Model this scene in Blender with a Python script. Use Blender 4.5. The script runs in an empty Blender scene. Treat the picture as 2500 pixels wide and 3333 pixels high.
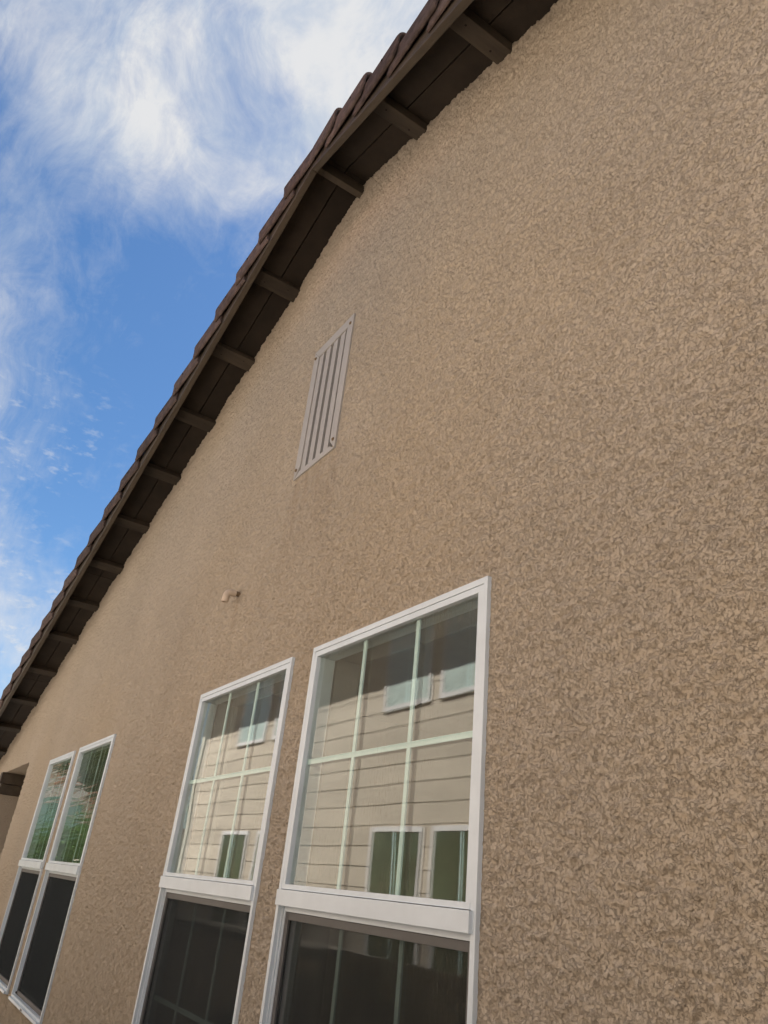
import bpy, bmesh, math, random
import numpy as np
from mathutils import Vector, Matrix
random.seed(11)
scene = bpy.context.scene
C = scene.collection
PI = math.pi

# ------------------------------------------------------------------ camera
YAW, PITCH, ROLL, FPX = -1.03797767, 0.47886893, 0.10998264, 2414.46
CAM = Vector((0.0, -1.123, 1.7))
f = Vector((math.sin(YAW)*math.cos(PITCH), math.cos(YAW)*math.cos(PITCH), math.sin(PITCH)))
r0 = Vector((math.cos(YAW), -math.sin(YAW), 0)); u0 = r0.cross(f)
rr = math.cos(ROLL)*r0 + math.sin(ROLL)*u0
uu = -math.sin(ROLL)*r0 + math.cos(ROLL)*u0
cd = bpy.data.cameras.new('camera'); cam = bpy.data.objects.new('camera', cd); C.objects.link(cam)
cam.matrix_world = Matrix(((rr.x, uu.x, -f.x, CAM.x), (rr.y, uu.y, -f.y, CAM.y), (rr.z, uu.z, -f.z, CAM.z), (0, 0, 0, 1)))
cd.sensor_fit = 'HORIZONTAL'; cd.sensor_width = 36.0; cd.lens = FPX/2500*36
cd.clip_start = 0.02; cd.clip_end = 3000
scene.camera = cam
scene.render.resolution_x = 768; scene.render.resolution_y = 1024

# ------------------------------------------------------------------ exposure, sun, sky
EXPOSURE = 2.95
SKY = 0.05
CLOUD = 0.102
SUN = 5.0
scene.view_settings.view_transform = 'Standard'; scene.view_settings.look = 'None'
scene.view_settings.exposure = EXPOSURE; scene.view_settings.gamma = 1.0
scene.view_settings.use_curve_mapping = False
try:
    scene.cycles.transparent_max_bounces = 24; scene.cycles.max_bounces = 12; scene.cycles.diffuse_bounces = 6
    scene.cycles.glossy_bounces = 6
except Exception: pass

sun_dir = Vector((-0.20, 0.45, 0.87)).normalized()
sl = bpy.data.lights.new('sun', 'SUN'); sl.energy = SUN; sl.angle = math.radians(0.53); sl.color = (1.0, 0.98, 0.95)
so = bpy.data.objects.new('sun', sl); C.objects.link(so)
so.rotation_euler = sun_dir.to_track_quat('Z', 'Y').to_euler(); so.location = (0, 20, 40)

class NT:
    """small helper round a node tree"""
    def __init__(s, tree): s.t = tree; s.n = tree.nodes; s.l = tree.links
    def new(s, kind, **kw):
        nd = s.n.new(kind)
        for k, v in kw.items(): setattr(nd, k, v)
        return nd
    def put(s, sock, v):
        if isinstance(v, bpy.types.NodeSocket): s.l.new(v, sock)
        else:
            if sock.type == 'RGBA' and len(v) == 3: v = (*v, 1)
            sock.default_value = v
    def math(s, op, a, b=None, c=None, clamp=False):
        nd = s.new('ShaderNodeMath', operation=op); nd.use_clamp = clamp
        s.put(nd.inputs[0], a)
        if b is not None: s.put(nd.inputs[1], b)
        if c is not None: s.put(nd.inputs[2], c)
        return nd.outputs[0]
    def dot(s, a, b):
        nd = s.new('ShaderNodeVectorMath', operation='DOT_PRODUCT'); s.put(nd.inputs[0], a); s.put(nd.inputs[1], b); return nd.outputs['Value']
    def vmul(s, a, b):
        nd = s.new('ShaderNodeVectorMath', operation='MULTIPLY'); s.put(nd.inputs[0], a); s.put(nd.inputs[1], b); return nd.outputs[0]
    def vadd(s, a, b):
        nd = s.new('ShaderNodeVectorMath', operation='ADD'); s.put(nd.inputs[0], a); s.put(nd.inputs[1], b); return nd.outputs[0]
    def rng(s, v, a, b, c=0.0, d=1.0, smooth=True):
        nd = s.new('ShaderNodeMapRange'); nd.clamp = True
        if smooth: nd.interpolation_type = 'SMOOTHSTEP'
        s.put(nd.inputs[0], v)
        for i, x in zip((1, 2, 3, 4), (a, b, c, d)): s.put(nd.inputs[i], x)
        return nd.outputs[0]
    def noise(s, vec, scale, detail=4, rough=0.5, dist=0.0, out=0):
        nd = s.new('ShaderNodeTexNoise'); nd.inputs['Scale'].default_value = scale
        nd.inputs['Detail'].default_value = detail; nd.inputs['Roughness'].default_value = rough
        nd.inputs['Distortion'].default_value = dist
        if vec is not None: s.l.new(vec, nd.inputs['Vector'])
        return nd.outputs[out]
    def mix(s, fac, a, b, mode='MIX'):
        nd = s.new('ShaderNodeMix', data_type='RGBA', blend_type=mode)
        s.put(nd.inputs[0], fac); s.put(nd.inputs[6], a); s.put(nd.inputs[7], b); return nd.outputs[2]

world = bpy.data.worlds.new('World'); scene.world = world; world.use_nodes = True
w = NT(world.node_tree); w.n.clear()
sky = w.new('ShaderNodeTexSky', sky_type='NISHITA'); sky.sun_disc = False
sky.sun_elevation = math.asin(sun_dir.z); sky.sun_rotation = math.atan2(sun_dir.x, sun_dir.y)
sky.air_density = 1.0; sky.dust_density = 0.25; sky.ozone_density = 2.2; sky.altitude = 100
tc = w.new('ShaderNodeTexCoord').outputs['Generated']
def lobe(c, inner, outer, amp):
    c = Vector(c).normalized()
    return w.math('MULTIPLY', w.rng(w.dot(tc, tuple(c)), math.cos(math.radians(outer)), math.cos(math.radians(inner))), amp)
warp = w.noise(tc, 2.6, 3, 0.5, out=1)
warp = w.vmul(w.vadd(warp, (-0.5, -0.5, -0.5)), (0.28, 0.28, 0.28))
pos = w.vadd(tc, warp)
pos = w.vmul(pos, (1.0, 1.35, 0.8))
n_big = w.noise(pos, 4.6, 10, 0.62, 0.15)
n_fine = w.noise(w.vmul(pos, (1.0, 1.0, 2.2)), 13.0, 9, 0.68, 0.25)
bias = lobe((-0.50, 0.02, 0.865), 9, 19, 0.36)
bias = w.math('ADD', bias, lobe((-0.835, -0.06, 0.54), 2, 12, 0.07))
bias = w.math('ADD', bias, lobe((-0.90, -0.05, 0.43), 2, 9, 0.08))
bias = w.math('ADD', bias, lobe((-0.968, 0.02, 0.21), 3, 11, 0.20))
bias = w.math('ADD', bias, lobe((-0.45, 0.22, 0.865), 4, 12, 0.12))
bias = w.math('ADD', bias, lobe((0.10, 0.15, 0.98), 14, 42, 0.30))  # broad cloud overhead, out of view, added for more top light on the wall
bias = w.math('ADD', bias, lobe((-0.79, 0.13, 0.60), 3, 10, -0.05))
fil = w.noise(w.vmul(pos, (1.0, 1.6, 0.55)), 7.5, 9, 0.66, 0.35)
rid = w.math('SUBTRACT', 1.0, w.math('ABSOLUTE', w.math('SUBTRACT', w.math('MULTIPLY', fil, 2.0), 1.0)))
rid = w.math('POWER', rid, 2.2)
d = w.math('ADD', w.math('MULTIPLY', n_big, 0.62), w.math('MULTIPLY', n_fine, 0.30))
d = w.math('ADD', d, w.math('MULTIPLY', rid, 0.13))
d = w.math('ADD', d, bias)
dens = w.rng(d, 0.56, 0.98, smooth=False)
dens = w.math('POWER', dens, 1.3)
puff = w.rng(w.noise(w.vmul(tc, (1.0, 1.0, 2.4)), 42.0, 4, 0.6), 0.52, 0.72, 0.0, 0.30)
puff = w.math('MULTIPLY', puff, w.math('ADD', lobe((-0.885, 0.03, 0.46), 1, 7, 1.0), lobe((-0.965, 0.04, 0.24), 2, 10, 1.0)))
dens = w.math('MULTIPLY', w.math('ADD', dens, puff, clamp=True), 0.95)
grey = w.mix(w.rng(w.noise(pos, 8.0, 7, 0.62), 0.36, 0.62), (0.70, 0.79, 0.93), (1.04, 1.04, 1.04))
bg1 = w.new('ShaderNodeBackground'); bg1.inputs[1].default_value = SKY
hs = w.new('ShaderNodeHueSaturation'); hs.inputs['Saturation'].default_value = 1.2; hs.inputs['Value'].default_value = 0.37
w.l.new(sky.outputs[0], hs.inputs['Color']); w.l.new(hs.outputs[0], bg1.inputs[0])
bg2 = w.new('ShaderNodeBackground'); bg2.inputs[1].default_value = CLOUD; w.l.new(grey, bg2.inputs[0])
ms = w.new('ShaderNodeMixShader'); w.l.new(dens, ms.inputs[0]); w.l.new(bg1.outputs[0], ms.inputs[1]); w.l.new(bg2.outputs[0], ms.inputs[2])
wo = w.new('ShaderNodeOutputWorld'); w.l.new(ms.outputs[0], wo.inputs[0])

# ------------------------------------------------------------------ materials
def mat(name, col, rough=0.7, spec=0.3, vary=0.12, vscale=6.0, bump=0.0, bscale=60.0, grain=None, col2=None, metal=0.0):
    m = bpy.data.materials.new(name); m.use_nodes = True; t = NT(m.node_tree); t.n.clear()
    tc = t.new('ShaderNodeTexCoord').outputs['Object']
    out = t.new('ShaderNodeOutputMaterial'); p = t.new('ShaderNodeBsdfPrincipled'); t.l.new(p.outputs[0], out.inputs[0])
    v = tc if grain is None else t.vmul(tc, grain)
    n = t.noise(v, vscale, 6, 0.6)
    c2 = col2 if col2 else tuple(x*(1-vary*2) for x in col)
    c1 = tuple(min(1, x*(1+vary)) for x in col)
    t.put(p.inputs['Base Color'], t.mix(t.rng(n, 0.3, 0.7), c2, c1))
    if name in ('concrete_roof_tile', 'brown_lookout_paint', 'brown_soffit_paint', 'weathered_fence_wood', 'brown_lap_siding'):
        oi = t.new('ShaderNodeObjectInfo'); lk = p.inputs['Base Color'].links[0].from_socket
        k = 0.05 if 'siding' in name else 0.22
        t.put(p.inputs['Base Color'], t.mix(1.0, lk, t.rng(oi.outputs['Random'], 0, 1, 1-k, 1+k, smooth=False), 'MULTIPLY'))
    p.inputs['Roughness'].default_value = rough; p.inputs['Specular IOR Level'].default_value = spec
    p.inputs['Metallic'].default_value = metal
    if bump:
        b = t.new('ShaderNodeBump'); b.inputs['Strength'].default_value = 1.0; b.inputs['Distance'].default_value = bump
        t.l.new(t.noise(v, bscale, 5, 0.6), b.inputs['Height']); t.l.new(b.outputs[0], p.inputs['Normal'])
    m['p'] = 1
    return m

def stucco_mat(name, base, fine=True):
    m = bpy.data.materials.new(name); m.use_nodes = True; t = NT(m.node_tree); t.n.clear()
    tc = t.new('ShaderNodeTexCoord').outputs['Object']
    out = t.new('ShaderNodeOutputMaterial'); p = t.new('ShaderNodeBsdfPrincipled'); t.l.new(p.outputs[0], out.inputs[0])
    b1 = tuple(x*0.95 for x in base); b2 = tuple(min(1, x*1.04) for x in base)
    c = t.mix(t.rng(t.noise(tc, 1.1, 5, 0.6), 0.35, 0.65), b1, b2)
    # pale worn patches, where the coat was brushed thin
    pale = t.rng(t.noise(tc, 5.5, 6, 0.68, 0.6), 0.60, 0.76, 0.0, 0.45)
    c = t.mix(pale, c, (base[0]*1.22, base[1]*1.25, base[2]*1.32))
    # iron-pink freckles
    pink = t.rng(t.noise(tc, 17.0, 4, 0.6), 0.64, 0.76, 0.0, 0.20)
    c = t.mix(pink, c, (base[0]*1.05, base[1]*0.82, base[2]*0.78))
    # rain streaks running down
    st = t.rng(t.noise(t.vmul(tc, (9.0, 9.0, 0.55)), 1.0, 5, 0.6), 0.52, 0.74, 0.0, 0.18)
    c = t.mix(st, c, (base[0]*0.80, base[1]*0.76, base[2]*0.70))
    ye = t.rng(t.noise(t.vmul(tc, (1, 1, 1)), 0.5, 3, 0.5), 0.42, 0.62, 0.0, 0.5)
    c = t.mix(ye, c, (base[0]*1.03, base[1]*0.985, base[2]*0.90))
    t.put(p.inputs['Base Color'], c)
    p.inputs['Roughness'].default_value = 0.92; p.inputs['Specular IOR Level'].default_value = 0.15
    b = t.new('ShaderNodeBump'); b.inputs['Strength'].default_value = 1.0; b.inputs['Distance'].default_value = 0.0021
    if fine:
        sx = t.new('ShaderNodeSeparateXYZ'); t.l.new(tc, sx.inputs[0])
        brk = t.rng(t.noise(t.vmul(tc, (26.0, 1.0, 2.2)), 1.0, 5, 0.65), 0.35, 0.62)
        for (xa, xb, za, zb, am) in ((-2.76, -2.30, 2.75, 3.33, 0.42), (-3.19, -3.12, 2.55, 2.90, 0.40), (-2.30, -2.22, 0.9, 1.68, 0.22), (-2.45, -2.38, 0.9, 1.68, 0.22), (-1.37, -1.25, 1.0, 1.7, 0.18), (-1.40, -1.28, 2.44, 2.52, 0.30)):
            wx = 0.03
            mk = t.math('MULTIPLY', t.rng(sx.outputs[0], xa, xa+wx), t.rng(sx.outputs[0], xb-wx, xb, 1.0, 0.0))
            mk = t.math('MULTIPLY', mk, t.math('MULTIPLY', t.rng(sx.outputs[2], za, zb, 0.0, 1.0), t.rng(sx.outputs[2], zb, zb+0.03, 1.0, 0.0)))
            mk = t.math('MULTIPLY', t.math('MULTIPLY', mk, brk), am)
            c = t.mix(mk, c, (base[0]*0.62, base[1]*0.55, base[2]*0.47))
    agg = t.rng(t.noise(tc, 260.0, 3, 0.7), 0.35, 0.65, 0.94, 1.05)
    c = t.mix(1.0, c, agg, 'MULTIPLY'); t.put(p.inputs['Base Color'], c)
    # sprayed and knocked-down coat: ragged flat tops at two sizes, sand between
    hA = t.rng(t.noise(tc, 74.0, 6, 0.68), 0.455, 0.505)
    hB = t.rng(t.noise(t.vadd(tc, (3.1, 0.0, 7.7)), 175.0, 4, 0.66), 0.40, 0.47)
    h = t.math('ADD', t.math('MULTIPLY', hA, 1.0), t.math('MULTIPLY', hB, 0.55))
    h = t.math('ADD', h, t.math('MULTIPLY', t.noise(tc, 260.0, 3, 0.65), 0.45))
    t.l.new(h, b.inputs['Height']); t.l.new(b.outputs[0], p.inputs['Normal'])
    return m

def glass_mat(name, wave, dust, rgh, fk, tint=(0.93, 0.97, 0.95)):
    m = bpy.data.materials.new(name); m.use_nodes = True; t = NT(m.node_tree); t.n.clear()
    out = t.new('ShaderNodeOutputMaterial'); geo = t.new('ShaderNodeNewGeometry')
    tc = t.new('ShaderNodeTexCoord').outputs['Object']
    c = t.math('ABSOLUTE', t.dot(geo.outputs['Incoming'], geo.outputs['Normal']))
    F = t.math('ADD', 0.07, t.math('MULTIPLY', 0.52, t.math('POWER', t.math('SUBTRACT', 1.0, c), 5.0)))
    F = t.math('MULTIPLY', F, fk, clamp=True); F = t.math('MINIMUM', F, 0.8)
    tr = t.new('ShaderNodeBsdfTransparent'); t.put(tr.inputs[0], tint)
    gl = t.new('ShaderNodeBsdfGlossy'); gl.inputs['Roughness'].default_value = rgh; t.put(gl.inputs[0], (0.97, 1.0, 0.97))
    b = t.new('ShaderNodeBump'); b.inputs['Strength'].default_value = 1.0; b.inputs['Distance'].default_value = 1.0
    h = t.math('MULTIPLY', t.noise(t.vmul(tc, (1.2, 1.0, 1.0)), 1.4, 2, 0.4), wave[0])
    h = t.math('ADD', h, t.math('MULTIPLY', t.noise(t.vmul(tc, (0.07, 1.0, 1.0)), wave[2], 2, 0.5, 0.5), wave[1]))
    t.l.new(h, b.inputs['Height']); t.l.new(b.outputs[0], gl.inputs['Normal'])
    mx = t.new('ShaderNodeMixShader'); t.l.new(F, mx.inputs[0]); t.l.new(tr.outputs[0], mx.inputs[1]); t.l.new(gl.outputs[0], mx.inputs[2])
    # dried water spots and dust on the outside
    df = t.new('ShaderNodeBsdfDiffuse'); t.put(df.inputs[0], (0.75, 0.66, 0.48))
    patch = t.rng(t.noise(tc, 3.0, 4, 0.6), 0.42, 0.68)
    run = t.rng(t.noise(t.vmul(tc, (190.0, 1.0, 34.0)), 1.0, 3, 0.7), 0.50, 0.72)
    film = t.math('ADD', t.math('MULTIPLY', t.math('MULTIPLY', patch, run), dust), dust*0.10)
    mx2 = t.new('ShaderNodeMixShader'); t.l.new(film, mx2.inputs[0]); t.l.new(mx.outputs[0], mx2.inputs[1]); t.l.new(df.outputs[0], mx2.inputs[2])
    t.l.new(mx2.outputs[0], out.inputs[0])
    return m

def screen_mat():
    m = bpy.data.materials.new('insect_screen_mesh'); m.use_nodes = True; t = NT(m.node_tree); t.n.clear()
    out = t.new('ShaderNodeOutputMaterial'); geo = t.new('ShaderNodeNewGeometry')
    tc = t.new('ShaderNodeTexCoord').outputs['Object']
    c = t.math('ABSOLUTE', t.dot(geo.outputs['Incoming'], geo.outputs['Normal']))
    cover = t.rng(c, 0.15, 0.60, 0.88, 0.30, smooth=False)     # the weave closes up at a grazing view
    cover = t.math('ADD', cover, t.math('MULTIPLY', t.math('SUBTRACT', t.noise(t.vmul(tc, (3, 1, 0.6)), 3.0, 4, 0.6), 0.5), 0.12))
    tr = t.new('ShaderNodeBsdfTransparent'); df = t.new('ShaderNodeBsdfDiffuse'); t.put(df.inputs[0], (0.032, 0.037, 0.040))
    mx = t.new('ShaderNodeMixShader'); t.l.new(cover, mx.inputs[0]); t.l.new(tr.outputs[0], mx.inputs[1]); t.l.new(df.outputs[0], mx.inputs[2])
    t.l.new(mx.outputs[0], out.inputs[0]); return m

STUCCO = (0.445, 0.388, 0.312)
M = dict(
    stucco=stucco_mat('tan_stucco', STUCCO),
    vinyl=mat('white_vinyl', (0.64, 0.72, 0.78), 0.35, 0.4, 0.035, 7),
    glass=glass_mat('window_glass', (0.0014, 0.00012, 9.0), 0.30, 0.014, 1.12),
    glassw=glass_mat('bowed_window_glass', (0.0022, 0.0042, 20.0), 0.02, 0.0, 2.0),
    screen=screen_mat(),
    sframe=mat('grey_screen_frame', (0.10, 0.10, 0.10), 0.5, 0.4, 0.05),
    grille=mat('pale_grille', (0.54, 0.70, 0.68), 0.5, 0.3, 0.03),
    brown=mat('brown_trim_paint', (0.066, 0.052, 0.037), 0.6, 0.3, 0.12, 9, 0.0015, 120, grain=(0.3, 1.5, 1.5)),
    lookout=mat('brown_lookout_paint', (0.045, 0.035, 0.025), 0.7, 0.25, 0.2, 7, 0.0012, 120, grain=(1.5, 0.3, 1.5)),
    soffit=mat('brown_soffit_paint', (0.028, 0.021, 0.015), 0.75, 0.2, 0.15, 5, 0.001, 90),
    tile=mat('concrete_roof_tile', (0.092, 0.068, 0.060), 0.9, 0.15, 0.18, 26, 0.0012, 220),
    nail=mat('dark_nail', (0.02, 0.015, 0.012), 0.8, 0.2, 0.1),
    vent=mat('taupe_vent_paint', (0.38, 0.365, 0.34), 0.5, 0.35, 0.03, 4),
    ventback=mat('vent_mesh_dark', (0.03, 0.027, 0.022), 0.9, 0.1, 0.2),
    pvc=mat('cream_pipe', (0.60, 0.50, 0.39), 0.45, 0.4, 0.07, 40),
    pipe=mat('weathered_pipe', (0.20, 0.14, 0.08), 0.7, 0.3, 0.15, 60),
    room=mat('interior_paint', (0.50, 0.47, 0.41), 0.9, 0.1, 0.03),
    jamb=mat('drywall_return', (0.30, 0.29, 0.27), 0.9, 0.1, 0.03),
    carpet=mat('carpet', (0.22, 0.18, 0.14), 1.0, 0.05, 0.1, 30),
    siding=mat('brown_lap_siding', (0.35, 0.283, 0.23), 0.8, 0.2, 0.06, 3, 0.001, 60, grain=(0.2, 1, 1)),
    trim=mat('beige_corner_trim', (0.42, 0.38, 0.31), 0.8, 0.2, 0.05),
    nframe=mat('off_white_frame', (0.52, 0.47, 0.46), 0.5, 0.3, 0.04),
    npane=mat('dark_green_pane', (0.035, 0.05, 0.028), 0.08, 0.5, 0.2, 2),
    nblind=mat('pale_blind_pane', (0.36, 0.40, 0.37), 0.1, 0.5, 0.1, 2),
    concrete=mat('concrete_path', (0.21, 0.205, 0.195), 0.95, 0.1, 0.12, 3, 0.002, 60),
    gravel=mat('tan_ground', (0.21, 0.195, 0.175), 1.0, 0.05, 0.2, 14, 0.01, 40),
    fence=mat('weathered_fence_wood', (0.16, 0.115, 0.08), 0.85, 0.15, 0.2, 4, 0.001, 60, grain=(3, 3, 0.3)),
    cap=mat('pale_fence_cap', (0.42, 0.36, 0.30), 0.8, 0.2, 0.1),
    roof2=mat('terracotta_tiles', (0.42, 0.21, 0.15), 0.9, 0.1, 0.15, 10),
    tan2=mat('far_tan_stucco', (0.34, 0.28, 0.21), 0.9, 0.1, 0.08, 2),
    teal=mat('teal_shed_paint', (0.20, 0.31, 0.30), 0.7, 0.3, 0.08),
    leaf=mat('dark_green_leaves', (0.05, 0.10, 0.035), 0.6, 0.3, 0.35, 3),
    leafb=mat('bright_green_leaves', (0.12, 0.20, 0.06), 0.6, 0.3, 0.3, 3),
    trunk=mat('bark', (0.13, 0.10, 0.075), 0.9, 0.1, 0.2, 10),
)

# ------------------------------------------------------------------ mesh helpers
class MB:
    def __init__(s): s.v = []; s.f = []
    def box(s, x0, x1, y0, y1, z0, z1):
        b = len(s.v)
        s.v += [(x, y, z) for z in (z0, z1) for y in (y0, y1) for x in (x0, x1)]
        s.f += [tuple(b+i for i in q) for q in ((0, 2, 3, 1), (4, 5, 7, 6), (0, 1, 5, 4), (2, 6, 7, 3), (0, 4, 6, 2), (1, 3, 7, 5))]
        return s
    def prism(s, pts, y0, y1):
        """polygon of (x, z) extruded along y"""
        b = len(s.v); n = len(pts)
        s.v += [(x, y0, z) for x, z in pts] + [(x, y1, z) for x, z in pts]
        s.f += [tuple(b+i for i in range(n)), tuple(b+n+i for i in reversed(range(n)))]
        s.f += [(b+i, b+n+i, b+n+(i+1) % n, b+(i+1) % n) for i in range(n)]
        return s
    def hexa(s, p8):
        b = len(s.v); s.v += [tuple(p) for p in p8]
        s.f += [tuple(b+i for i in q) for q in ((0, 2, 3, 1), (4, 5, 7, 6), (0, 1, 5, 4), (2, 6, 7, 3), (0, 4, 6, 2), (1, 3, 7, 5))]
        return s
    def rot(s):
        s.v = [(-y, x, z) for x, y, z in s.v]; return s
    def tube(s, path, rad, n=16, caps=True):
        b = len(s.v); P = [Vector(p) for p in path]
        R = rad if isinstance(rad, (list, tuple)) else [rad]*len(P)
        up = Vector((1, 0, 0))
        for i, p in enumerate(P):
            t = (P[min(i+1, len(P)-1)] - P[max(i-1, 0)]).normalized()
            a = up - t*up.dot(t)
            if a.length < 1e-3: a = Vector((0, 1, 0)) - t*t.y
            a.normalize(); c = t.cross(a)
            for k in range(n):
                an = 2*PI*k/n; s.v.append(tuple(p + (a*math.cos(an)+c*math.sin(an))*R[i]))
        for i in range(len(P)-1):
            for k in range(n):
                s.f.append((b+i*n+k, b+i*n+(k+1) % n, b+(i+1)*n+(k+1) % n, b+(i+1)*n+k))
        if caps:
            s.f.append(tuple(b+k for k in reversed(range(n)))); s.f.append(tuple(b+(len(P)-1)*n+k for k in range(n)))
        return s
    def build(s, name, m, parent=None, bevel=0.0, smooth=False):
        me = bpy.data.meshes.new(name); me.from_pydata(s.v, [], s.f); me.validate()
        bm = bmesh.new(); bm.from_mesh(me); bmesh.ops.recalc_face_normals(bm, faces=bm.faces)
        if bevel > 0:
            es = [e for e in bm.edges if len(e.link_faces) == 2 and e.calc_face_angle(0) > 0.6]
            bmesh.ops.bevel(bm, geom=es, offset=bevel, segments=2, affect='EDGES', profile=0.6)
        bm.to_mesh(me); bm.free()
        if smooth:
            for p in me.polygons: p.use_smooth = True
        me.materials.append(M[m] if isinstance(m, str) else m)
        o = bpy.data.objects.new(name, me); C.objects.link(o)
        if parent is not None: o.parent = parent
        return o
def box(*a): return MB().box(*a)

def thing(name, label, cat, loc=(0, 0, 0), group=None):
    o = bpy.data.objects.new(name, None); C.objects.link(o); o.location = loc; o.empty_display_size = 0.2
    o['label'] = label; o['category'] = cat
    if group: o['group'] = group
    return o

# ------------------------------------------------------------------ ground
g = MB().box(-400, 400, -400, 400, -0.3, 0.0).build('ground', 'gravel'); g['kind'] = 'structure'
g = MB().box(-12.5, 8, -1.55, -0.35, -0.01, 0.03).build('path', 'concrete'); g['kind'] = 'structure'

# ------------------------------------------------------------------ the stucco house
house = thing('house', 'tan stucco house with gable eave and white windows, seen close from below', 'house')
XR, ZR, SL = -2.468, 5.049, 0.3145
ct = 1/math.sqrt(1+SL*SL); st = SL*ct
XL, XE = -11.4, 6.46          # wall ends
def sp(side, u, v):            # point on the roof slope: u down the slope, v along its upward normal
    return (XR + side*(u*ct + v*st), ZR - u*st + v*ct)
def u_of(side, X): return side*(X-XR)/ct

# --- 2D gradient noise, vectorised
def hsh(ix, iy, seed):
    h = (ix*374761393 + iy*668265263 + seed*1442695041) & 0xffffffff
    h = ((h ^ (h >> 13))*1274126177) & 0xffffffff
    h = h ^ (h >> 16)
    return h.astype(np.float64)*(2*PI/4294967296.0)
def gn(x, y, seed):
    ix = np.floor(x).astype(np.int64); iy = np.floor(y).astype(np.int64); fx = x-ix; fy = y-iy
    ux = fx*fx*fx*(fx*(fx*6-15)+10); uy = fy*fy*fy*(fy*(fy*6-15)+10)
    def g(a, b):
        an = hsh(ix+a, iy+b, seed); return np.cos(an)*(fx-a) + np.sin(an)*(fy-b)
    n0 = g(0, 0)*(1-ux)+g(1, 0)*ux; n1 = g(0, 1)*(1-ux)+g(1, 1)*ux
    return (n0*(1-uy)+n1*uy)*1.41
def stucco_h(x, z):
    """height of the sprayed coat in metres, outward"""
    a = gn(x/0.036, z/0.031, 1); b = gn(x/0.0150+9.1, z/0.0135, 2); e = gn(x/0.0085, z/0.0080, 7)
    pm = gn(x/0.15, z/0.15, 4)
    n = a + 0.55*b + 0.30*e + 0.35*pm
    # trowelled plateaus standing over a rough ground, each with a steep ragged edge
    p = np.clip((n+0.04)/0.16, 0, 1); p = p*p*(3-2*p)
    q = np.clip((n-0.42)/0.16, 0, 1); q = q*q*(3-2*q)
    gap = np.exp(-((b+0.3*e)/0.16)**2)
    h = 1.2*(0.0030*p + 0.0014*q - 0.0022*gap*(1-0.5*p) + (0.0019-0.0009*p)*e + 0.0009*b)
    return h - 0.0040 + 0.0022*gn(x/0.42, z/0.42, 8) + 0.0010*gn(x/0.09, z/0.09, 9)

WIN = [(-2.259, -1.338, 2.445), (-3.347, -2.422, 2.446), (-5.690, -4.790, 2.427), (-6.705, -5.843, 2.424)]
ZSILL = 0.948
REC = (-9.2, -7.82, 2.5)       # recessed entry
def seq(segs):
    out = []
    for a, b, d in segs:
        n = max(1, int(round((b-a)/d))); out += [a+(b-a)*i/n for i in range(n)]
    out.append(segs[-1][1]); return np.array(out)
xs = seq([(XL, -9.4, 0.05), (-9.4, -6, 0.018), (-6, -4, 0.011), (-4, -2.4, 0.006), (-2.4, -0.38, 0.0034), (-0.38, 0.4, 0.02), (0.4, XE, 0.12)])
zs = seq([(-0.02, 0.8, 0.04), (0.8, 1.42, 0.010), (1.42, 2.9, 0.0040), (2.9, 3.8, 0.0052), (3.8, 5.09, 0.0072)])
xc = (xs[1:]+xs[:-1])/2; zc = (zs[1:]+zs[:-1])/2
Xc, Zc = np.meshgrid(xc, zc)
rake = ZR - SL*np.abs(Xc-XR)
keep = Zc < rake + 0.012
for x0, x1, zt in WIN:
    keep &= ~((Xc > x0+0.012) & (Xc < x1-0.012) & (Zc > ZSILL+0.012) & (Zc < zt-0.012))
keep &= ~((Xc > -2.722+0.035) & (Xc < -2.351-0.035) & (Zc > 3.318+0.02) & (Zc < 4.046-0.035))
keep &= ~((Xc > REC[0]) & (Xc < REC[1]) & (Zc < REC[2]))
X, Z = np.meshgrid(xs, zs)
# vertices of the openings' edges sit exactly on the opening
H = stucco_h(X, Z)
# the coat is floated flat against the window frames and the vent
dmin = np.full(X.shape, 9.0)
for x0, x1, z0, z1 in [(a_, b_, ZSILL, c_) for a_, b_, c_ in WIN] + [(-2.722, -2.351, 3.318, 4.046)]:
    dx = np.maximum(np.maximum(x0-X, X-x1), 0); dz = np.maximum(np.maximum(z0-Z, Z-z1), 0); dmin = np.minimum(dmin, np.hypot(dx, dz))
fl_ = np.clip((dmin-0.002)/0.020, 0, 1)
H = H*fl_ + (1-fl_)*(0.0005 + 0.25*H)
rk = ZR - SL*np.abs(X-XR)
# the coat is built up thicker and ragged where it meets the soffit
lip = np.clip(1-(rk-Z)/0.05, 0, 1)
H += lip*lip*(0.002+0.006*np.clip(gn(X/0.16, Z*0+3.3, 21)*1.3+0.45*gn(X/0.035, Z*0+1.3, 22)+0.15, 0, 2))
# soft bull-nosed corner at the recess
Y = -H
idx = -np.ones(X.size, dtype=np.int64)
ny, nx = X.shape
jj, ii = np.nonzero(keep)
q = np.stack([jj*nx+ii, jj*nx+ii+1, (jj+1)*nx+ii+1, (jj+1)*nx+ii], 1)
used = np.unique(q); idx[used] = np.arange(used.size); q = idx[q]
co = np.stack([X.ravel()[used], Y.ravel()[used], Z.ravel()[used]], 1)
me = bpy.data.meshes.new('wall')
me.vertices.add(len(co)); me.vertices.foreach_set('co', co.astype(np.float32).ravel())
me.loops.add(q.size); me.loops.foreach_set('vertex_index', q.astype(np.int32).ravel())
me.polygons.add(len(q)); me.polygons.foreach_set('loop_start', np.arange(0, q.size, 4, dtype=np.int32))
me.polygons.foreach_set('loop_total', np.full(len(q), 4, dtype=np.int32))
me.update(calc_edges=True); me.polygons.foreach_set('use_smooth', np.ones(len(q), dtype=bool))
me.materials.append(M['stucco'])
wall = bpy.data.objects.new('wall', me); C.objects.link(wall); wall.parent = house
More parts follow.
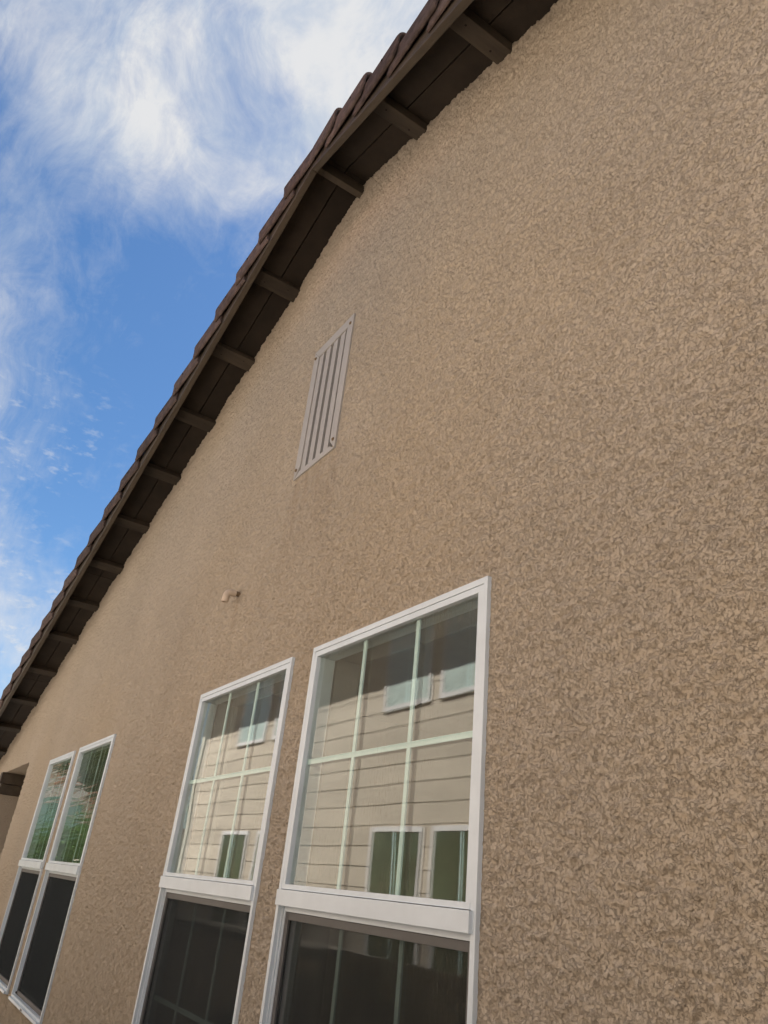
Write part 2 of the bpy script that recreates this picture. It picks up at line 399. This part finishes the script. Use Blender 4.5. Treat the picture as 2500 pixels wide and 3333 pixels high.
# shell behind the coat: other walls, thickness of the front wall between and round the openings
DEP = 9.0
box(XL, XL+0.15, 0.02, DEP, 0, 2.2).build('side_wall', 'tan2', house); box(XE-0.15, XE, 0.02, DEP, 0, 2.2).build('side_wall', 'tan2', house)
s = MB()
s.prism([(XL, 0), (XE, 0), (XE, 2.24), (XR, 5.04), (XL, 2.24)], DEP-0.15, DEP)
s.build('rear_wall', 'tan2', house)
# recess walls
for s in (MB(),):
    s.box(REC[0]-0.25, REC[0], 0.004, 1.6, 0.0, 2.285).build('recess_wall', 'stucco', house)
box(REC[0], REC[1], 1.45, 1.6, 0, 2.5).build('recess_wall', 'stucco', house)
box(REC[1], REC[1]+0.12, 0.012, 1.6, 0, 2.5).build('recess_wall', 'stucco', house)
MB().box(REC[0]-0.25, REC[1]+0.02, 0.004, 1.6, 2.502, 2.62).build('recess_ceiling', 'stucco', house)
for z0, z1, yy in ((2.288, 2.384, 0.0), (2.388, 2.4995, -0.02)):
    MB().box(REC[0]-0.06, REC[0]+0.045 - (0.012 if z0 < 2.3 else 0), yy-0.012, 1.45, z0, z1).build('beam', 'brown', house, 0.004)

# --- roof structure
YF0, YF1 = -0.308, -0.276
for side in (-1, 1):
    uend = u_of(side, XL-0.35) if side < 0 else u_of(side, XE+0.35)
    xe = XR+side*uend*ct
    def line(off, x): return ZR + off - SL*abs(x-XR)
    gx = XR + side*0.0015
    # barge board, cut plumb at the ridge
    o = MB().prism([(gx, line(-0.144, gx)), (xe, line(-0.144, xe)), (xe, line(0.016, xe)), (gx, line(0.016, gx))], YF0, YF1).build('fascia_board', 'brown', house, 0.003)
    # boarded soffit: two runs of boards with an open joint, butt joints over the lookouts
    cuts = [0.0]
    k = 0
    while cuts[-1] < uend:
        k += 1; cuts.append(min(uend, 1.93*k + (0.1 if side < 0 else 0)))
    for y0, y1 in ((YF1+0.001, -0.1235), (-0.1175, 0.06)):
        for a, b in zip(cuts, cuts[1:]):
            pa, pb, pc, pd = sp(side, a+0.0015 if a else 0, 0), sp(side, b-0.0015, 0), sp(side, b-0.0015, 0.018), sp(side, a+0.0015 if a else 0, 0.018)
            if a == 0: pd = (XR+side*0.0005, ZR+0.0189); pa = (XR+side*0.0005, ZR)
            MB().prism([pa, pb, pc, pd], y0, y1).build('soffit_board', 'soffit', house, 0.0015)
    # underlay and deck over everything
    pts = [(XR, ZR+0.022), sp(side, uend, 0.0205), sp(side, uend, 0.038), (XR, ZR+0.040)]
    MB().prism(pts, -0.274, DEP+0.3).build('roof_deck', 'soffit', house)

lx_left = [-3.205, -3.765, -4.335, -4.905, -5.500, -6.065, -6.650, -7.220, -7.850, -8.490, -9.120, -9.710, -10.32, -10.93]
lx_right = [-1.935, -1.355, -0.76, -0.16, 0.44, 1.04, 1.64, 2.24, 2.84, 3.44, 4.04]
for side, lst in ((-1, lx_left), (1, lx_right)):
    for x in lst:
        uc = u_of(side, x); hw = 0.045 + random.uniform(-0.001, 0.001)
        p = [sp(side, uc-hw, -0.0015), sp(side, uc+hw, -0.0015), sp(side, uc+hw, -0.038), sp(side, uc-hw, -0.038)]
        o = MB().prism(p, YF1+0.001, 0.12).build('lookout_beam', 'lookout', house, 0.003)
        for yy, du in ((-0.20, 0.01), (-0.06, -0.012)):
            px, pz = sp(side, uc+du, -0.0387); box(px-0.004, px+0.004, yy-0.004, yy+0.004, pz-0.0006, pz+0.0006).build('nail', 'nail', o)
MB().prism([(XR-0.058, ZR-0.072), (XR-0.020, ZR-0.072), (XR-0.020, ZR-0.009), (XR-0.058, ZR-0.020)], YF1+0.001, 0.12).build('ridge_beam', 'brown', house, 0.003)

# --- rake tiles: L-shaped, each lapping over the one below
def rake_tile(side, xb, length, seed):
    rnd = random.Random(seed)
    ub = u_of(side, xb) + (rnd.uniform(-0.006, 0.006) if seed % 100 else 0); uh = ub-length
    if seed % 100 == 0: uh = 0.0
    prof = []                      # outer profile from the inner top edge over the crest down the leg (y, v) and which end
    N = 8
    m = MB(); rings = []
    steps = [0.0, 0.02, 0.2, 0.4, 0.6, 0.8, 0.95, 0.985, 1.0]
    jy = rnd.uniform(-0.003, 0.003); jv = rnd.uniform(-0.003, 0.003)
    for t in steps:
        u = uh + (ub-uh)*t
        vt = 0.042 + 0.042*t + jv; vb = -0.118 + 0.058*t + jv; yo = -0.324 - 0.021*t + jy*0.5
        th = 0.013 + 0.004*t
        rnd_end = 0.006 if t > 0.99 else (0.002 if t > 0.97 else 0.0)
        R = 0.034; ring = []
        outer = [(-0.12, vt-0.012), (-0.2, vt-0.002), (yo+R+0.03, vt)]
        for k in range(0, 7):
            a = PI/2*k/6; outer.append((yo+R-R*math.sin(a), vt-R+R*math.cos(a)))
        outer += [(yo+0.002, (vt+vb)/2), (yo-0.001, vb+0.012), (yo+0.003, vb+0.003)]
        inner = [(yo+0.010, vb)]
        inner += [(yo+th, vb+0.004), (yo+th+0.002, (vt+vb)/2)]
        Ri = 0.02
        for k in range(4, -1, -1):
            a = PI/2*k/4; inner.append((yo+th+Ri-Ri*math.sin(a), vt-th-Ri+Ri*math.cos(a)))
        inner += [(-0.2, vt-0.002-th), (-0.12, vt-0.012-th)]
        pts = outer+inner
        if rnd_end:
            cy = sum(p[0] for p in pts)/len(pts); cv = sum(p[1] for p in pts)/len(pts)
            n = len(pts); pp = []
            for i, (y, v) in enumerate(pts):
                a = pts[i-1]; b2 = pts[(i+1) % n]; ty, tv = b2[0]-a[0], b2[1]-a[1]; L = math.hypot(ty, tv) or 1
                pp.append((y + tv/L*rnd_end*0.8*(-1), v - ty/L*rnd_end*0.8*(-1)))
            pts = pp
        rings.append([(sp(side, u, v)[0], y, sp(side, u, v)[1]) for y, v in pts])
    n = len(rings[0])
    for rg in rings: m.v += rg
    for i in range(len(rings)-1):
        for k in range(n): m.f.append((i*n+k, i*n+(k+1) % n, (i+1)*n+(k+1) % n, (i+1)*n+k))
    m.f.append(tuple(range(n))); m.f.append(tuple((len(rings)-1)*n+k for k in reversed(range(n))))
    o = m.build('rake_tile', 'tile', house, smooth=True)
    try:
        me = o.data
        for e in me.edges: pass
        me.set_sharp_from_angle(angle=math.radians(40))
    except Exception: pass
    px, pz = sp(side, uh+0.62*(ub-uh), 0.02)
    if seed % 3 != 1: MB().tube([(px, -0.330, pz), (px, -0.3405+jy*0.5, pz)], 0.005, 8).build('nail', 'nail', o)
    return o
bl = [-2.74, -3.03, -3.30, -3.58, -3.88, -4.20, -4.52, -4.85, -5.19, -5.53, -5.87, -6.19, -6.52, -6.85, -7.17, -7.50, -7.83, -8.17, -8.52, -8.86, -9.20, -9.54, -9.88, -10.22, -10.56, -10.90, -11.24, -11.58]
br = [-2.205, -1.925, -1.64, -1.355, -1.07, -0.78, -0.49, -0.2, 0.09, 0.38, 0.67, 0.96, 1.25, 1.54, 1.83, 2.12, 2.41, 2.70, 2.99, 3.28, 3.57, 3.86, 4.15, 4.44, 4.73, 5.02, 5.31, 5.60, 5.89, 6.18, 6.47]
for i, x in enumerate(bl): rake_tile(-1, x, 0.375 if i else 0.285, i)
for i, x in enumerate(br): rake_tile(1, x, 0.355 if i else 0.276, 100+i)
# field tiles behind the rake, one rolled sheet per slope
for side in (-1, 1):
    uend = u_of(side, XL-0.35) if side < 0 else u_of(side, XE+0.35)
    nyy = 150; vs, fs = [], []
    courses = int(uend/0.33)
    rows = []
    for c in range(courses+1):
        rows += [(c*0.33, 0.045), (min(uend, (c+1)*0.33)-0.002, 0.068)]
    for u, vv in rows:
        for j in range(nyy+1):
            y = -0.14 + (DEP+0.3)*j/nyy; x_, z_ = sp(side, u, vv+0.028*abs(math.sin(y*PI/0.3)))
            vs.append((x_, y, z_))
    for i in range(len(rows)-1):
        for j in range(nyy): a = i*(nyy+1)+j; fs.append((a, a+1, a+nyy+2, a+nyy+1))
    m = MB(); m.v = vs; m.f = fs; o = m.build('roof_tiles', 'tile', house); o['kind'] = 'stuff'
m = MB()
for i in range(24):
    y = -0.10+0.38*i; pts = []
    for k in range(9): a = PI*k/8; pts.append((XR-0.1*math.cos(a), ZR+0.05+0.09*math.sin(a)))
    m.prism(pts, y, y+0.37)
o = m.build('ridge_tiles', 'tile', house); o['kind'] = 'stuff'

# --- windows
def window(x0, x1, zt, gl, horiz, label):
    YP = -0.012                                # front of the frame, proud of the coat
    zs0 = ZSILL; fw = 0.036
    f = MB()
    # outer frame: head strip and jambs of the fixed upper light
    f.box(x0, x1, YP, 0.070, zt-0.017, zt)
    f.box(x0, x0+0.016, YP, 0.070, zs0, zt-0.017); f.box(x1-0.016, x1, YP, 0.070, zs0, zt-0.017)
    wn = f.build('window', 'vinyl', house, 0.0012); wn['label'] = label
    zp = 1.712                                 # bottom of upper pane
    st_ = MB()
    st_.box(x0+0.0165, x1-0.0165, YP+0.0015, 0.06, zt-0.036, zt-0.0185)         # head stop, thin shadow joint above
    for a_, b_ in ((x0+0.0162, x0+fw), (x1-fw, x1-0.0162)): box(a_, b_, YP+0.0008, 0.06, 1.6985, zt-0.0362).build('glazing_stop', 'vinyl', wn, 0.0008)
    st_.build('glazing_stop', 'vinyl', wn, 0.0008)
    box(x0+fw-0.016, x1-fw+0.016, YP-0.0005, 0.06, 1.6985, zp).build('bottom_rail', 'vinyl', wn, 0.001)
    box(x0+0.010, x1-0.010, YP-0.010, 0.05, 1.655, 1.6970).build('meeting_rail', 'vinyl', wn, 0.0015)
    box(x0+fw, x1-fw, 0.004, 0.022, zp, zt-0.036).build('pane', gl, wn)
    # flat grille bars inside the glass
    W = x1-x0-2*fw; gw = 0.0155 if horiz else 0.008
    for k in (1, 2):
        xg = x0+fw+W*k/3 - 0.004
        box(xg-gw/2, xg+gw/2, 0.009, 0.014, zp, zt-0.036).build('grille_bar', 'grille', wn)
        box(xg-gw/2, xg+gw/2, 0.0335, 0.0385, zs0+0.035, 1.64).build('grille_bar', 'grille', wn)
    zg = (zp+zt-0.036)/2 + 0.004
    if horiz:
        box(x0+fw, x1-fw, 0.0087, 0.0143, zg-gw/2, zg+gw/2).build('grille_bar', 'grille', wn)
        box(x0+fw, x1-fw, 0.0332, 0.0388, 1.285-gw/2, 1.285+gw/2).build('grille_bar', 'grille', wn)
    # lower opening: stepped white tracks, grey screen frame, screen, glass behind
    for xa, sg in ((x0+0.0165, 1), (x1-0.0165, -1)):
        tr = MB()
        for k, (wd, yy) in enumerate(((0.005, 0.000), (0.005, 0.007))):
            a = xa + sg*(0.0052*k); b2 = a+sg*wd
            tr.box(min(a, b2)-0.0002, max(a, b2)+0.0002, yy, 0.060, zs0+0.026, 1.6548)
        tr.build('sash_track', 'vinyl', wn, 0.0006)
    box(x0+0.0272, x1-0.0272, 0.004, 0.060, 1.641, 1.6547).build('head_track', 'vinyl', wn, 0.0006)
    sf = MB(); a, b2 = x0+0.0275, x1-0.0275; zb = zs0+0.028
    sf.box(a, a+0.020, 0.010, 0.022, zb, 1.640); sf.box(b2-0.020, b2, 0.010, 0.022, zb, 1.640)
    sf.box(a+0.020, b2-0.020, 0.010, 0.022, zb, zb+0.022); sf.box(a+0.020, b2-0.020, 0.010, 0.022, 1.620, 1.640)
    fr = sf.build('screen_frame', 'sframe', wn, 0.001)
    box(a+0.0202, b2-0.0202, 0.0155, 0.0165, zb+0.022, 1.620).build('insect_screen', 'screen', fr)
    for xx in (a+0.010, b2-0.010):
        box(xx-0.004, xx+0.004, 0.002, 0.010, zb+0.004, zb+0.014).build('screen_clip', 'nail', fr)
    sh = MB()
    sh.box(x0+0.029, x0+0.066, 0.026, 0.046, zb, 1.640); sh.box(x1-0.066, x1-0.029, 0.026, 0.046, zb, 1.640)
    sh.box(x0+0.066, x1-0.066, 0.026, 0.046, zb, zb+0.035)
    sh.build('sash', 'vinyl', wn, 0.001)
    box(x0+0.066, x1-0.066, 0.029, 0.043, zb+0.035, 1.640).build('pane', gl, wn)
    sl_ = MB(); sl_.box(x0+0.016, x1-0.016, -0.026, 0.070, zs0, zs0+0.014); sl_.box(x0+0.0165, x1-0.0165, -0.010, 0.062, zs0+0.014, zs0+0.026)
    xm = (x0+x1)/2
    slo = sl_.build('sill', 'vinyl', wn, 0.0015)
    box(xm-0.022, xm+0.022, -0.0275, -0.0262, zs0+0.003, zs0+0.011).build('weep_cover', 'sframe', slo)
    # drywall return inside
    rv = MB(); e = 0.02
    rv.box(x0-0.0, x0+e, 0.076, 0.17, zs0, zt); rv.box(x1-e, x1, 0.076, 0.17, zs0, zt)
    rv.box(x0+e, x1-e, 0.076, 0.17, zt-e, zt); rv.box(x0+e, x1-e, 0.076, 0.19, zs0-0.01, zs0+e)
    rv.build('drywall_return', 'jamb', wn)
window(*WIN[0], 'glass', True, 'white framed window nearest the camera, with streaked glass')
window(*WIN[1], 'glass', True, 'white framed window second from the right, blue sky in its left edge')
window(*WIN[2], 'glassw', False, 'white framed window with wavy green reflections, right one of the far pair')
window(*WIN[3], 'glassw', False, 'white framed window farthest from the camera, left one of the far pair')
for (a, b2, nm) in ((-4.3, -0.7, 'r'), (-7.5, -4.32, 'r')):
    rm = MB(); T = 0.05
    rm.box(a-T, a, 0.03, 3.6, 0, 2.75); rm.box(b2, b2+T, 0.03, 3.6, 0, 2.75); rm.box(a, b2, 3.55, 3.6, 0, 2.75); rm.box(a-T, b2+T, 0.03, 3.6, 2.75, 2.8)
    zf = [w_ for w_ in WIN if a < w_[0] < b2]
    xsx = sorted([a, b2] + [v for w_ in zf for v in (w_[0], w_[1])])
    for i in range(0, len(xsx), 2): rm.box(xsx[i], xsx[i+1], 0.155, 0.17, 0, 2.75)
    for w_ in zf: rm.box(w_[0], w_[1], 0.155, 0.17, w_[2], 2.75); rm.box(w_[0], w_[1], 0.155, 0.17, 0.0, ZSILL-0.01)
    o = rm.build('interior_wall', 'room', house)
    box(a, b2, 0.17, 3.55, 0.0, 0.02).build('interior_floor', 'carpet', house)
# --- gable vent
vx0, vx1, vz0, vz1 = -2.722, -2.351, 3.318, 4.046
vent = MB().box(vx0+0.04, vx1-0.04, 0.030, 0.034, vz0+0.04, vz1-0.05).build('gable_vent', 'ventback', house)
vent['label'] = 'tall taupe louvred gable vent screwed to the stucco above the windows'
fl, ft = 0.050, 0.052
Y0, Y1 = -0.0075, 0.004
def rail(p): MB().prism(p, Y0, Y1).build('vent_frame', 'vent', vent, 0.001)
g_ = 0.0006
rail([(vx0, vz0), (vx0+fl, vz0+ft), (vx0+fl, vz1-ft), (vx0, vz1-g_)])
rail([(vx1, vz0), (vx1, vz1-g_), (vx1-fl, vz1-ft), (vx1-fl, vz0+ft)])
rail([(vx0+g_*2, vz1), (vx0+fl+g_, vz1-ft), (vx1-fl-g_, vz1-ft), (vx1-g_*2, vz1)])
rail([(vx0+g_*2, vz0), (vx1-g_*2, vz0), (vx1-fl-g_, vz0+ft*0.55), (vx0+fl+g_, vz0+ft*0.55)])
iw = (vx1-fl)-(vx0+fl); n = 4; pitch = iw/n
for k in range(n):
    xa = vx0+fl+pitch*k
    # each blade: a flat face in front and a flange turned back into the opening
    if k < n:
        x_r = xa+pitch*1.0 - 0.019; x_l = xa + 0.003
    zt_, zb_ = vz1-ft-0.002, vz0+ft*0.62
    s_ = MB()
    s_.hexa([(x_l, -0.0025, zb_), (x_r, -0.0045, zb_), (x_l, 0.0, zb_), (x_r, -0.002, zb_),
             (x_l, -0.0025, zt_), (x_r, -0.0045, zt_), (x_l, 0.0, zt_), (x_r, -0.002, zt_)])
    s_.box(x_r-0.0025, x_r, -0.0024, 0.030, zb_, zt_)
    s_.build('louvre_blade', 'vent', vent)
s_ = MB().box(vx0+fl, vx0+fl+0.003, 0.0041, 0.030, vz0+ft, vz1-ft); s_.box(vx1-fl-0.003, vx1-fl, 0.0041, 0.03, vz0+ft, vz1-ft)
s_.box(vx0+fl+0.003, vx1-fl-0.003, 0.0041, 0.030, vz1-ft, vz1-ft+0.003); s_.box(vx0+fl, vx1-fl, -0.004, 0.03, vz0+ft*0.40, vz0+ft*0.55-0.002)
s_.build('vent_throat', 'vent', vent)
for x_, z_ in ((vx0+0.018, vz0+0.045), (vx1-0.020, vz0+0.05), (vx0+0.018, vz1-0.045), (vx1-0.024, vz1-0.045)):
    MB().tube([(x_, Y0-0.0005, z_), (x_, Y0-0.003, z_), (x_, Y0-0.0035, z_), (x_, Y0-0.006, z_)], [0.0085, 0.0085, 0.0055, 0.0045], 8).build('screw', 'pipe', vent)

# --- drain elbow poking out of the wall
px, pz = -3.150, 2.885
pth = [(px, -0.024, pz+0.004)]
Rb = 0.020
pts = [(px, -0.032, pz+0.003)]
for k in range(0, 7):
    a = PI/2*k/6; pts.append((px-0.002*k/6, -0.036-Rb*math.sin(a), pz+0.002-Rb+Rb*math.cos(a)))
pts.append((px-0.006, -0.057, pz-0.046))
el = MB().tube([(px, -0.016, pz+0.005)]+pts, [0.0165]*(len(pts)+1), 20, caps=False)
inner = MB().tube([(px-0.006, -0.057, pz-0.0462), (px-0.005, -0.057, pz-0.02)], [0.0125, 0.0125], 20, caps=False)
el.build('pipe_elbow', 'pvc', house, smooth=True)['label'] = 'cream plastic drain elbow turned down from the wall'
ro = MB(); n = 20; b0 = (px-0.006, -0.057, pz-0.0460)
for rd in (0.0165, 0.0125):
    for k in range(n): a = 2*PI*k/n; ro.v.append((b0[0]+rd*math.cos(a), b0[1]+rd*math.sin(a), b0[2]))
ro.f = [(k, (k+1) % n, n+(k+1) % n, n+k) for k in range(n)]; b1 = len(ro.v)
ro.v += inner.v; ro.f += [tuple(b1+i for i in fa) for fa in inner.f]
ro.build('pipe_mouth', 'pvc', house, smooth=True)
MB().tube([(px, 0.03, pz+0.006), (px, -0.018, pz+0.005)], 0.0115, 16).build('drain_pipe', 'pipe', house, smooth=True)

# ------------------------------------------------------------------ the house across the side yard (seen in the glass)
K = 4.15; YN = -3.54
def xn(v): return v*K
def zn(v): return 1.7+(v-1.7)*K
nb = thing('neighbour_house', 'brown lap sided two storey house reflected in the near windows', 'house', (0, YN, 0))
def nbuild(m, name, mm, par=nb, bev=0): 
    m.v = [(x, y-YN, z) for x, y, z in m.v]; return m.build(name, mm, par, bev)
NX0, NX1, NZ = -13.32, 9.0, 5.15
nbuild(MB().box(NX0, NX1, YN-8, YN-0.005, 0, NZ), 'wall', 'tan2')
zz = 0.15; i = 0
while zz < NZ-0.05:
    z1 = min(zz+0.205, NZ)
    p8 = [(NX0+0.12, YN+0.015, zz), (NX1, YN+0.015, zz), (NX0+0.12, YN-0.004, zz), (NX1, YN-0.004, zz),
          (NX0+0.12, YN+0.010, z1), (NX1, YN+0.010, z1), (NX0+0.12, YN-0.004, z1), (NX1, YN-0.004, z1)]
    nbuild(MB().hexa(p8), 'siding_board', 'siding'); zz += 0.205
nbuild(MB().box(NX0-0.03, NX0+0.119, YN-0.15, YN+0.042, 0, NZ), 'corner_trim', 'trim', bev=0.004)
def nwin(xa, xb, za, zb, m):
    y = YN+0.010
    fr = MB(); t_ = 0.05
    fr.box(xa, xb, y, y+0.018, zb-t_, zb); fr.box(xa, xb, y, y+0.022, za, za+t_); fr.box(xa, xa+t_, y, y+0.018, za+t_, zb-t_); fr.box(xb-t_, xb, y, y+0.018, za+t_, zb-t_)
    wn = nbuild(fr, 'window', 'nframe'); 
    nbuild(MB().box(xa+t_, xb-t_, y+0.002, y+0.012, za+t_, zb-t_), 'pane', m, wn)
    xm = (xa+xb)/2; zm = za+(zb-za)*0.52
    nbuild(MB().box(xm-0.008, xm+0.008, y+0.0125, y+0.015, za+t_, zb-t_), 'muntin', 'grille', wn)
    nbuild(MB().box(xa+t_, xb-t_, y+0.0125, y+0.0155, zm-0.01, zm+0.01), 'muntin', 'grille', wn)
for xa, xb in ((-1.784, -1.560), (-1.521, -1.30), (-2.808, -2.575), (-2.518, -2.29)):
    nwin(xn(xa), xn(xb), 0.9, zn(1.864), 'npane'); nwin(xn(xa), xn(xb), zn(2.164), 4.95, 'nblind')
nbuild(MB().box(NX0-0.6, NX1+0.6, YN-8.6, YN+0.66, NZ, NZ+0.18), 'eave', 'trim')
nbuild(MB().hexa([(NX0-0.6, YN+0.66, NZ+0.18), (NX1+0.6, YN+0.66, NZ+0.18), (NX0-0.6, YN-8.6, NZ+0.18), (NX1+0.6, YN-8.6, NZ+0.18),
            (NX0+3.5, YN-3.9, NZ+1.7), (NX1-3.5, YN-3.9, NZ+1.7), (NX0+3.5, YN-4.1, NZ+1.7), (NX1-3.5, YN-4.1, NZ+1.7)]), 'roof', 'roof2')

# fence on the property line
fn = thing('fence', 'weathered picket fence with pale cap between the two houses', 'fence', (0, -1.78, 0))
cap_z = 1.335
for i in range(150):
    x = -13.5+0.14*i+random.uniform(-0.003, 0.003)
    MB().box(x, x+0.128, -0.010+random.uniform(-0.003, 0.003), 0.010, 0.04, cap_z-0.0+random.uniform(-0.006, 0.0)).build('picket', 'fence', fn)
MB().box(-13.6, 7.6, -0.045, 0.045, cap_z+0.001, cap_z+0.035).build('cap_rail', 'cap', fn, 0.004)
for z in (0.3, 1.0): MB().box(-13.6, 7.6, -0.05, -0.012, z, z+0.08).build('rail', 'fence', fn)

# far garden past the neighbour's corner (seen in the far panes)
h2 = thing('distant_house', 'low tan house with terracotta tile roof mirrored beyond the garden', 'house', (-26, -5, -0.6))
MB().prism([(-4.5, 0), (2.9, 0), (2.9, 4.3), (1.9, 4.9), (0.2, 4.0), (-0.6, 3.9), (-4.5, 3.3)], 0, 8).rot().build('wall', 'tan2', h2)
MB().prism([(-4.6, 3.31), (-0.6, 3.91), (0.2, 4.01), (1.9, 4.91), (3.0, 4.25), (3.0, 4.37), (1.9, 5.04), (0.2, 4.14), (-0.6, 4.04), (-4.6, 3.43)], -0.3, 8.2).rot().build('roof', 'roof2', h2)
w_ = MB().box(0.0, 0.05, 0.6, 1.6, 1.1, 2.2).build('window', 'vinyl', h2); MB().box(0.051, 0.06, 0.67, 1.53, 1.17, 2.13).build('pane', 'npane', w_)
sh = thing('shed', 'small teal garden shed mirrored in the farthest window', 'shed', (-18.5, -2.0, 0))
MB().box(-1.2, 0, -0.8, 0.5, 0, 2.95).build('wall', 'teal', sh)
MB().prism([(-1.35, 2.96), (0.15, 2.96), (-0.6, 3.25)], -0.95, 0.65).build('roof', 'soffit', sh)

def leaves(n, cx, cy, cz, rx, ry, rz, size, seed, clump=14):
    rnd = random.Random(seed); m = MB()
    cl = []
    for _ in range(clump):
        v = Vector((rnd.gauss(0, 1), rnd.gauss(0, 1), rnd.gauss(0, 1))).normalized()*rnd.uniform(0.3, 0.85)
        cl.append((v, rnd.uniform(0.25, 0.5)))
    for _ in range(n):
        c, rad = rnd.choice(cl); d_ = Vector((rnd.gauss(0, 1), rnd.gauss(0, 1), rnd.gauss(0, 1))).normalized()*rad*rnd.random()**0.4
        p = c+d_; P = Vector((cx+p.x*rx, cy+p.y*ry, cz+p.z*rz))
        a = Vector((rnd.gauss(0, 1), rnd.gauss(0, 1), rnd.gauss(0, 0.6))).normalized(); b = a.orthogonal().normalized()
        s_ = size*rnd.uniform(0.6, 1.3); k = len(m.v)
        m.v += [tuple(P-a*s_), tuple(P+b*s_*0.45), tuple(P+a*s_), tuple(P-b*s_*0.45)]; m.f.append((k, k+1, k+2, k+3))
    return m
def tree(name, label, x, y, h, r, mm, seed):
    t_ = thing(name, label, 'tree', (x, y, 0))
    MB().tube([(0, 0, 0), (0.05, 0.02, h*0.35), (-0.05, 0.05, h*0.75)], [0.16, 0.11, 0.04], 10).build('trunk', 'trunk', t_, smooth=True)
    for k in range(5):
        a = k*1.3; MB().tube([(0, 0, h*0.4+k*0.15), (r*0.6*math.cos(a), r*0.6*math.sin(a), h*0.62+k*0.2)], [0.06, 0.02], 6).build('branch', 'trunk', t_)
    leaves(9000, 0, 0, h*0.62, r, r, h*0.38, 0.05+0.035*h, seed, 26).build('crown', mm, t_)['kind'] = 'stuff'
tree('tree', 'tall dark green tree mirrored behind the distant house', -37.5, -5.0, 13, 5.5, 'leaf', 3)
tree('tree', 'loose bright green tree mirrored beside the teal shed', -22.5, -4.9, 3.4, 1.2, 'leafb', 4)
hg = thing('hedge', 'bright green hedge mirrored low in the far panes', 'hedge', (-16.4, -2.6, 0))
fo = leaves(16000, 0, 0, 1.15, 0.6, 1.9, 1.35, 0.10, 9, 60).build('foliage', 'leafb', hg); fo['kind'] = 'stuff'
MB().tube([(0, 0, 0), (0, 0, 1.0)], 0.05, 6).build('stem', 'trunk', hg)
pl = thing('palm_tree', 'small palm mirrored at the left edge of the near window pair', 'palm tree', (-31, -10.2, 0))
MB().tube([(0, 0, 0), (0.1, 0, 4.6)], [0.22, 0.15], 10).build('trunk', 'trunk', pl, smooth=True)
fr = MB(); rnd = random.Random(5)
for k in range(26):
    a = rnd.uniform(0, 2*PI); e = rnd.uniform(-0.5, 1.1); L = 1.5
    prev = Vector((0.1, 0, 4.6)); 
    for j in range(7):
        t0 = j/7; d_ = Vector((math.cos(a)*math.cos(e-t0*1.3), math.sin(a)*math.cos(e-t0*1.3), math.sin(e-t0*1.3)))
        q_ = prev+d_*L/7; sd = d_.cross(Vector((0, 0, 1))).normalized()
        for sg in (-1, 1):
            k0 = len(fr.v); tip = q_+sd*sg*0.33*(1-t0*0.6)+Vector((0, 0, -0.12))
            fr.v += [tuple(prev), tuple(q_), tuple(tip)]; fr.f.append((k0, k0+1, k0+2))
        prev = q_
fr.build('fronds', 'leaf', pl)['kind'] = 'stuff'
